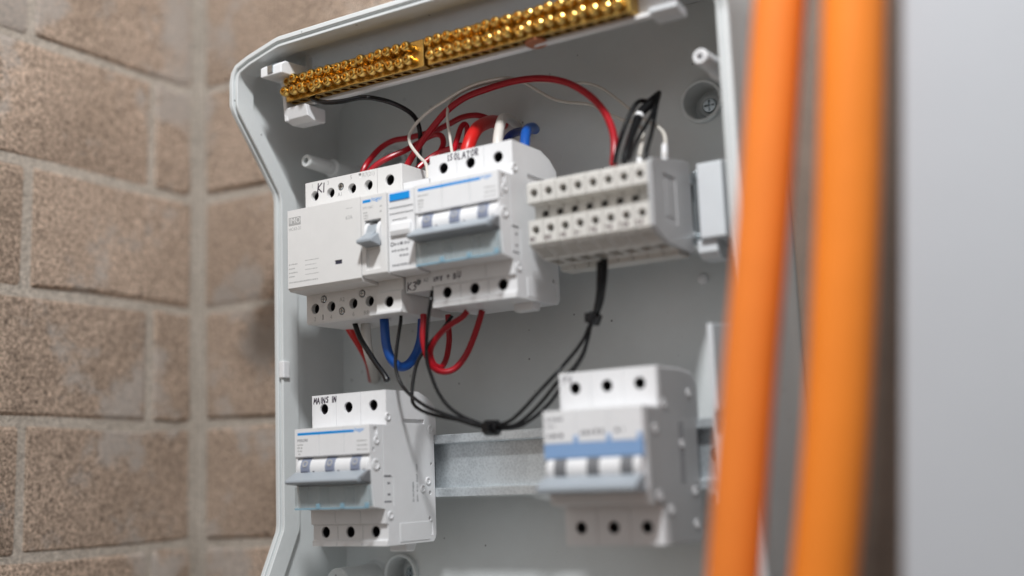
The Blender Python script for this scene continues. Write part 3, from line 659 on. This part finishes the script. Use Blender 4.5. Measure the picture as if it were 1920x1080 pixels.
text('MT106C', 2.1, (1.4, -58.3, 14.6), FRONT, PALEINK, Bk)
dashes([(1.8, 4.5, 12.6, .9), (1.8, 5, 11, .9), (2, 4.6, 9.6, .9), (13.2, 14.6, 15, .9), (13.2, 14.6, 12, .9)], -58.3, PALEINK, Bk)

# relay K3
K3 = thing('relay', 'slim white relay with bright blue top bar, K3 handwritten below', 'relay', (68.6, 0, ZU))
bm = prism_x(NB(), [(2, 17.6), (2, 28), (-4, 30.2), (-43.2, 30.2), (-43.2, 22.4), (-57.2, 22.4), (-57.2, -21.4), (-55, -22.4), (-43.3, -22.8), (-43.3, -31.6), (-12, -31.6), (-12, -38), (-.25, -38), (-.25, 17.6)], 0, 17.5)
c = NB(); cyl(c, (8.6, -50, -26.4), (8.6, -28, -26.4), 1.75, 22)
box(c, .5, 16.8, -60, -56.2, 12.6, 13.5); box(c, .5, 16.8, -60, -56.2, 9.4, 10.2); box(c, 2.4, 12.5, -60, -56.4, 6.0, 6.8)
obj('body', carve(bm, c), WHITE, K3, bev=.3)
obj('blue_bar', box(NB(), 1.2, 14.6, -57.7, -57.0, 17.0, 21.0), BLUEINK, K3, bev=.1)
obj('manual_button', prism_x(NB(), [(-57.0, 5.0), (-58.6, 4.2), (-59.4, 0), (-58.6, -2.6), (-57.0, -3)], 2.2, 15.4), WHITE, K3, bev=.4)
dashes([(3.6, 14, -7.6, 1.7), (1.8, 13, -11, 1.2), (7, 13, -14, 1.2), (2, 14, -19, 1.3)], -57.2, GREYINK, K3)
obj('round_logo', lathe(NB(), (2.2, -57.1, -6.8), (0, -1, 0), [(1.2, 0), (1.2, .16), (.7, .16), (.7, 0)], 18), DARKINK, K3)
text('A2', 2.8, (12.0, -43.3, -27.4), FRONT, GREYINK, K3)
handwriting('K3', 4.4, (1.2, -43.3, -30.4), FRONT, MARKER, K3, w=.6)
obj('coil_pin', box(NB(), 14.6, 17.0, -40, -37, 30.0, 38.5), WHITE, K3, bev=.4)

# blue-banded breaker
D = thing('three_pole_breaker', 'three-pole breaker with pale blue band and plain grey lever bar', 'circuit breaker', (162.4, 0, 0))
w = 3 * HS
bm = prism_x(NB(), [(3, 17.6), (3, 36), (-3, 40.5), (-16, 41.8), (-43.2, 41.8), (-43.2, 22.6), (-60.3, 22.6), (-60.3, 7.0), (-58.5, 6.5), (-58.5, -16), (-55, -22.5), (-43.6, -24.0), (-43.2, -42.0), (-3, -43.0), (-.25, -38), (-.25, 17.6)], 0, w)
c = NB(); box(c, 1.0, w - 1.0, -70, -50.5, -16.5, -.8)
for i in range(3):
    xx = HS * (i + .5); cyl(c, (xx, -52, 33.9), (xx, -28, 33.9), 3.0, 28); cyl(c, (xx, -52, -33.6), (xx, -28, -33.6), 3.0, 28)
pole_grooves(c, (HS, 2 * HS), [(-43.2, 23, 43), (-60.3, 7.4, 23), (-43.3, -43.5, -24.4)])
box(c, w - .5, w + 1, -12, -11.2, -20, 38)
bm = carve(bm, c)
obj('body', bm, WHITE, D, bev=.3)
obj('side_cheek', prism_x(NB(), [(2, 17.4), (2, 35), (-3.5, 39.5), (-16, 41.0), (-41.6, 41.0), (-41.6, 21.6), (-57.5, 21.6), (-56, -15), (-53, -21.5), (-41.6, -23.4), (-37, -41.6), (-3.5, -42.2), (-1, -38), (-1, 17.4)], w - .05, w + .55), SIDEGREY, D, bev=.2)
for i in range(3):
    for zz in (33.9, -33.6):
        tn = link('dark_hole_liner', TUNNEL, D, (HS * (i + .5), -42.4, zz)); link('terminal_screw', DEEP_SCREW, tn, (0, 8.6, 0))
side_details(D, w + .5, [(-38, 24, 1), (-9, 30, 1), (-49, 12, 1), (-20, 5, 1), (-48, -19, 1.2), (-36, -26, 1.1), (-8, -18, 1.1), (-8, -34, 1.1)])
obj('blue_band', prism_x(NB(), [(-59.8, 6.6), (-60.9, 6.4), (-60.9, -.2), (-59.5, -1.2), (-56, -1.2), (-56, 6.6)], .3, w - .3), BLUEPL, D, bev=.25)
for xx in (HS, 2 * HS, w - 1.6): obj('band_tab', box(NB(), xx - 1.2, xx + 1.2, -60.8, -60.0, 6.3, 10.2), BLUEPL, D, bev=.2)
toggles(D, w, 3, (GREYTOG, GREYTOG), zc=-5.5, yc=-54.5, r=7.6, off=6.0, tw=6.6, ring=False)
lv = obj('lever_bar', prism_x(NB(), [(-58, -8.6), (-62, -8.8), (-69.8, -13.4), (-70, -15.6), (-68.6, -16.6), (-58, -17.2)], .2, w - .6), GREYTOG, D, bev=.5)
lv.data.materials[0] = LEVER
dashes([(2, 10.5, 17.6, 1.8), (2, 6, 14.6, 1.2), (2, 10.5, 9.6, 2.4), (20, 26.5, 10.4, 2.2), (28, 29.5, 10.4, 2.6), (31, 32.5, 10.4, 2.6), (38.6, 43, 10.8, 2.2)], -60.3, GREYINK, D)
bm = NB()
for yy in (-22.4, -19.6): 
    zz = -14
    while zz < 14: box(bm, w + .5, w + .62, yy, yy + 1.9, zz, zz + 1.5); zz += 2.3
obj('side_print', bm, GREYINK, D)
handwriting('PV', 3.4, (2.4, -43.2, 36.6), FRONT, MARKER, D, w=.45)

# terminal row
TP = 8.6
tprof = [(-1, 22.8), (-8, 22.8), (-43.5, 16.6), (-45.6, 15.2), (-45.6, 5.2), (-38.2, 4.4), (-38.2, -3.2), (-45.2, -3.8), (-45.2, -16.0), (-43.4, -17.4), (-31, -22.4), (-14, -23.2), (-14, -26), (-2, -26), (-.25, -23), (-.25, 17.6), (-1, 17.6)]
bm = prism_x(NB(), tprof, 0.2, TP - .2)
c = NB(); cyl(c, (4.3, -52, 10.3), (4.3, -32, 10.3), 2.15, 22); cyl(c, (4.3, -52, -9.0), (4.3, -32, -9.0), 2.15, 22); cyl(c, (6.1, -43, .6), (6.1, -30, .6), 1.95, 22)
for yy in (-40.5, -37.4, -34.3): box(c, 1.2, TP - .8, yy - .8, yy + .8, -26, -13.2 - (yy + 45) * .42)
box(c, 1.4, TP - 1.4, -29, -19, -24.5, -16)
TERM = mesh_of('housing', bevel(carve(bm, c), .22), BEIGE, flat=True)
TSCREW = screw_mesh(2.05, 1.2, PIT, 'clamp_screw')
ords = ['eighth', 'seventh', 'sixth', 'fifth', 'fourth', 'third', 'second', 'first']
marks = ['W1', 'BK', '+R', 'V-', 'TW', 'TW', 'TIM', 'ER']
for i in range(8):
    t = thing('terminal_block', 'grey rail terminal, %s in its row counting from the end plate' % ords[i], 'terminal', (149.4 + TP * i, 0, ZU), 'row of rail terminals beside the isolator')
    link('housing', TERM, t)
    for zz in (10.3, -9.0): link('clamp_screw', TSCREW, t, (4.3, -39 if zz > 0 else -38.6, zz))
    link('clamp_screw', TSCREW, t, (6.1, -34.5, .6))
    handwriting(marks[i], 2.2, (1.2 if len(marks[i]) < 3 else .5, -45.2, -14.6), FRONT, MAROON, t, w=.52, step=.95 if len(marks[i]) < 3 else .9)
ex = 149.4 + 8 * TP
E_ = thing('terminal_end_plate', 'flat grey plate closing the terminal row next to bare rail', 'end plate', (ex, 0, ZU))
bm = prism_x(NB(), [(-1, 23.4), (-8, 23.4), (-44.4, 17.4), (-46.4, 15.6), (-46.4, -16.2), (-43.6, -18.2), (-31, -22.9), (-2, -24), (-.25, -22), (-.25, 17.6), (-1, 17.6)], .1, 2.6)
c = NB(); box(c, 2.1, 4, -34, -19, -12, 12)
obj('plate', carve(bm, c), SIDEGREY, E_, bev=.3)
obj('label_recess', box(NB(), 2.0, 2.35, -31, -22, -9, 9), SIDEGREY, E_, bev=.15)
St = thing('end_stop', 'small zinc end stop screwed on the rail after the terminals', 'end stop', (ex + 3.2, 0, ZU))
obj('clamp', prism_x(NB(), [(1, 18.4), (-2.6, 18.4), (-2.6, 15), (-.2, 13), (-.2, -14), (-3.4, -16), (-3.4, -20), (1, -20)], .3, 3.6), ZINC, St, bev=.3)
link('screw', ZINC_SCREW, St, (2, -3.4, -18))
# ------------------------------------------------------------------ earth bars
Cr = thing('bar_carrier', 'white plastic carrier with end clips holding the brass bars', 'bar carrier', (0, 0, 0))
obj('strip', prism_x(NB(), [(-37.8, 236), (-37.8, 217), (-41.5, 216.7), (-41.5, 214.9), (-39.6, 214.6), (-36.8, 216), (-36.8, 236)], -14.5, 236), WHITE, Cr, bev=.2)
obj('shaded_underside', prism_x(NB(), [(-36.7, 235.5), (-36.7, 217), (-33.5, 216), (-33.5, 235.5)], -14, 235.5), BOXGREY, Cr, bev=.2)  # greyer piece puts the shade under the white strip into its colour
def end_clip(x, s, parent):
    def X(a, b): return (x + a, x + b) if s > 0 else (x - b, x - a)
    e = obj('end_plate', prism_x(NB(), [(-50, 237), (-46, 206), (-36, 206), (-36, 237)], *X(0, 2.6)), WHITE, parent, bev=.4)
    bm = prism_x(NB(), [(-62, 235.2), (-58, 237.8), (-40, 239), (-36, 236), (-36, 231), (-50, 230.4), (-62, 229.6)], *X(-4, 12.5))
    obj('top_clip', bm, WHITE, e, bev=.6)
    obj('clip_nut', prism_x(NB(), [(-62.9, 235.4), (-58.8, 238.6), (-53, 239.0), (-53, 231), (-62.9, 231)], *X(2.2, 6.2)), ZINC, e, bev=.3)
    obj('bottom_clip', prism_x(NB(), [(-47.6, 213.4), (-45.6, 206.6), (-40, 204.6), (-30, 205.4), (-30, 213.4)], *X(.4, 18)), WHITE, e, bev=.5)
end_clip(-16.5, 1, Cr)
obj('end_tab', prism_x(NB(), [(-46, 217), (-46, 214.4), (-41, 212), (-34, 212), (-34, 217)], 224, 239), HOLDER, Cr, bev=.5)

def brass_bar(x0, n, pitch, tail, label):
    t = thing('earth_bar', label, 'earth bar', (x0, 0, 0), 'brass bars along the top of the switchboard')
    L = n * pitch + tail
    bm = NB(); box(bm, 0, L, -48, -37.9, 216.9, 232.6)
    c = NB()
    for i in range(n): cyl(c, ((i + .5) * pitch, -43.6, 210), ((i + .5) * pitch, -43.6, 224), 2.25, 16)
    obj('bar', carve(bm, c), BRASS, t, bev=.35)
    h = lathe(NB(), (0, 0, 0), (0, -1, 0), [(2.5, -1), (2.5, 1.2), (3.0, 1.6), (3.0, 3.4), (2.5, 4.4), (1.9, 4.7), (1.45, 4.6), (1.2, 3.2), (0, 3.0)], 18)
    S = mesh_of('clamp_screw', h, BRASS)
    rnd = random.Random(n)
    for i in range(n):
        for k, zz in enumerate((228.6, 221.4)):
            s = link('clamp_screw', S, t, ((i + .5) * pitch + (.0 if k else .0), -48 + rnd.uniform(-2.0, 1.2), zz + rnd.uniform(-.25, .25)))
            s.rotation_euler = (rnd.uniform(-.05, .05), rnd.uniform(0, 3), rnd.uniform(-.05, .05))
    return t
brass_bar(-13.2, 15, 6.4, 5.5, 'brass earth bar with two screw rows, black wire in its end')
brass_bar(91.0, 19, 6.4, 2.5, 'longer brass bar with two screw rows and no wire')
cp = tag(obj('copper_tab', lathe(NB(), (157, -42, 216.2), (.05, -.1, -1), [(5.6, 0), (6.0, .4), (6.0, .9), (5.6, 1.2)], 28), COPPER), 'round copper tab lying under the longer brass bar', 'copper tab')

# ------------------------------------------------------------------ wires
def wire(key, name, r, material, label, group=None, n=12, rfun=None, cat='wire'):
    return tag(obj(name, tube(NB(), WIRES[key], r, n, 6, rfun), material), label, cat, group)
wire('black_bar', 'earth_wire', 1.45, BLACK, 'black wire clamped in brass bar, curving down behind the red wires')
wire('red_arch', 'red_wire', 1.95, RED, 'dark red wire in a tall arch from contactor to terminals', n=14)
wire('red_low', 'red_wire', 1.75, RED, 'dark red wire rising from the contactor to the thick bright red cable')
wire('red_curl', 'red_wire', 1.7, RED, 'dark red wire curling over in a hook behind the relay')
wire('red_hook', 'red_wire', 1.6, RED, 'dark red wire in a narrow hairpin beside the bright red cable')
wire('red_flat', 'red_wire', 1.7, RED, 'short dark red wire lying low behind the isolator')
wire('red_thick', 'red_cable', 3.8, REDB, 'thick bright red cable bending back from the isolator top', n=18, cat='cable')
wire('grey_thick', 'white_cable', 2.8, GWIRE, 'thick off-white cable standing up behind the isolator', n=16, cat='cable')
wire('blue_thick', 'blue_cable', 2.8, BLUE, 'blue cable bending back from the isolator corner', n=16, cat='cable')
wire('blue_deep', 'blue_cable', 2.4, DKBLUE, 'darker blue cable lying behind the off-white cable', n=14, cat='cable')
wire('white_a', 'white_wire', .95, WWIRE, 'thin white wire looping from relay along the red arch to the terminals')
wire('white_b', 'white_wire', .85, WWIRE, 'thin white wire rising from the isolator beside the red arch')
wire('black_tail_a', 'black_wire', 1.25, BLACK, 'black wire with a round bend at the top of the terminal bundle')
wire('black_tail_b', 'black_wire', 1.7, BLACK, 'thicker black wire running through the white tie to the taped tip', rfun=lambda t: 1 + .7 * t if t < .85 else 1.6 - 6 * (t - .85))
wire('black_tail_c', 'black_wire', 1.1, BLACK, 'black wire on the outer side of the taped terminal bundle')
wire('black_tail_d', 'black_wire', 1.0, BLACK, 'thin black wire crossing inside the taped terminal bundle')
def ring_at(name, key, i, r, length, material, label, cat, lug=None, group=None):
    P = spline(WIRES[key], 6); q = Vector(P[i]); d = (Vector(P[i + 1]) - Vector(P[i - 1])).normalized()
    bm = lathe(NB(), q - d * length / 2, d, [(r * .9, 0), (r, .3), (r, length - .3), (r * .9, length)], 16)
    return q, d, bm
q, d, bm = ring_at('', 'black_tail_b', 17, 2.5, 2.4, WHITE, '', '')
tag(obj('cable_tie', bm, WHITE), 'white tie around the black bundle above the terminals', 'cable tie')
for x, z0, z1, lb in ((224 - 3.0, 145.5, 155, 'white sleeve standing at the terminal row end by the end plate'), (207, 144, 151, 'short white sleeve on the terminal row below the black bundle')):
    tag(obj('wire_sleeve', lathe(NB(), (x - 2, -27, z0 - 6), (0.02, .05, 1), [(1.5, 0), (1.5, z1 - z0 + 3), (1.2, z1 - z0 + 4)], 16), WHITE), lb, 'wire sleeve')
wire('black_stub', 'black_wire', 1.55, BLACK, 'black wire stub hanging from the contactor with a taped round end', rfun=lambda t: 1 if t < .86 else (1 + 2.6 * (t - .86) if t < .97 else 1.28 - 30 * (t - .97)))
wire('red_stub', 'red_wire', 2.2, REDB, 'bright red wire going back behind the black stub')
wire('grey_low', 'white_cable', 2.9, GWIRE, 'off-white cable going down behind the hanging black stub', n=16, cat='cable')
wire('blue_loop', 'blue_wire', 2.65, BLUE, 'thick blue wire in a U-shaped loop below the single-pole breaker', n=16)
wire('loop_a', 'red_wire', 1.75, RED, 'dark red wire in the wide outer loop under the isolator')
wire('loop_b', 'red_wire', 1.65, RED, 'dark red wire in the tight inner loop under the isolator')
CT = [('ctl_a', 'thin black control wire hanging from the single-pole breaker into the tie'),
      ('ctl_b', 'thin black control wire from under the isolator, crossing the red loop'),
      ('ctl_c', 'thin black control wire hanging from the K3 relay into the tie'),
      ('ctl_d', 'thin black control wire rising from tie to terminals, inner of three strands'),
      ('ctl_e', 'thin black control wire rising from tie to terminals, lowest of three strands'),
      ('ctl_f', 'thin black control wire rising from tie to terminals, middle of three strands')]
for k, lb in CT: wire(k, 'control_wire', .98, BLACK, lb)
def tie(p, d, r, ln, label):
    d = Vector(d).normalized(); t = thing('cable_tie', label, 'cable tie', p)
    bm = lathe(NB(), -d * ln / 2, d, [(r - .5, 0), (r, .5), (r, ln - .5), (r - .5, ln)], 10); obj('band', bm, BLACK, t, bev=.2)
    h = NB(); box(h, -2.3, 2.3, -r - 2.4, -r + .6, -2.6, 2.6); obj('head', h, BLACK, t, bev=.4)
tie(Vector(WIRES['ctl_d'][0]) + Vector((.5, .8, -.6)), (1, .1, -.05), 4.2, 8.0, 'black cable tie at the low point of the control wires')
pt = Vector(WIRES['ctl_e'][10]); tie(pt, Vector(WIRES['ctl_e'][11]) - Vector(WIRES['ctl_e'][9]), 4.0, 5.5, 'black cable tie on the control wires under the terminals')

wire('cab_l', 'orange_cable', 10.0, ORANGE, 'bright orange sheathed cable hanging nearer the open switchboard', 'orange cables', n=28, cat='cable')
wire('cab_r', 'orange_cable', 11.7, ORANGE2, 'thicker orange sheathed cable hanging beside the pale grey cabinet', 'orange cables', n=28, cat='cable')

# ------------------------------------------------------------------ neighbouring cabinet and backing board
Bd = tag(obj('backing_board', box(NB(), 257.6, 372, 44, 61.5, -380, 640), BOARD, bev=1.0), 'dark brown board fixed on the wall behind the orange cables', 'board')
N = thing('grey_cabinet', 'large smooth pale grey cabinet leaning slightly beside the orange cables', 'cabinet', (CABX, 0, 0))
N.rotation_euler = (0, math.radians(CABT), 0)
obj('body', box(NB(), 0, 420, -127, 33, -420, 680), PANEL, N, bev=3)
obj('door', box(NB(), .5, 417, -131, -127.6, -416, 676), PANEL, N, bev=1.5)
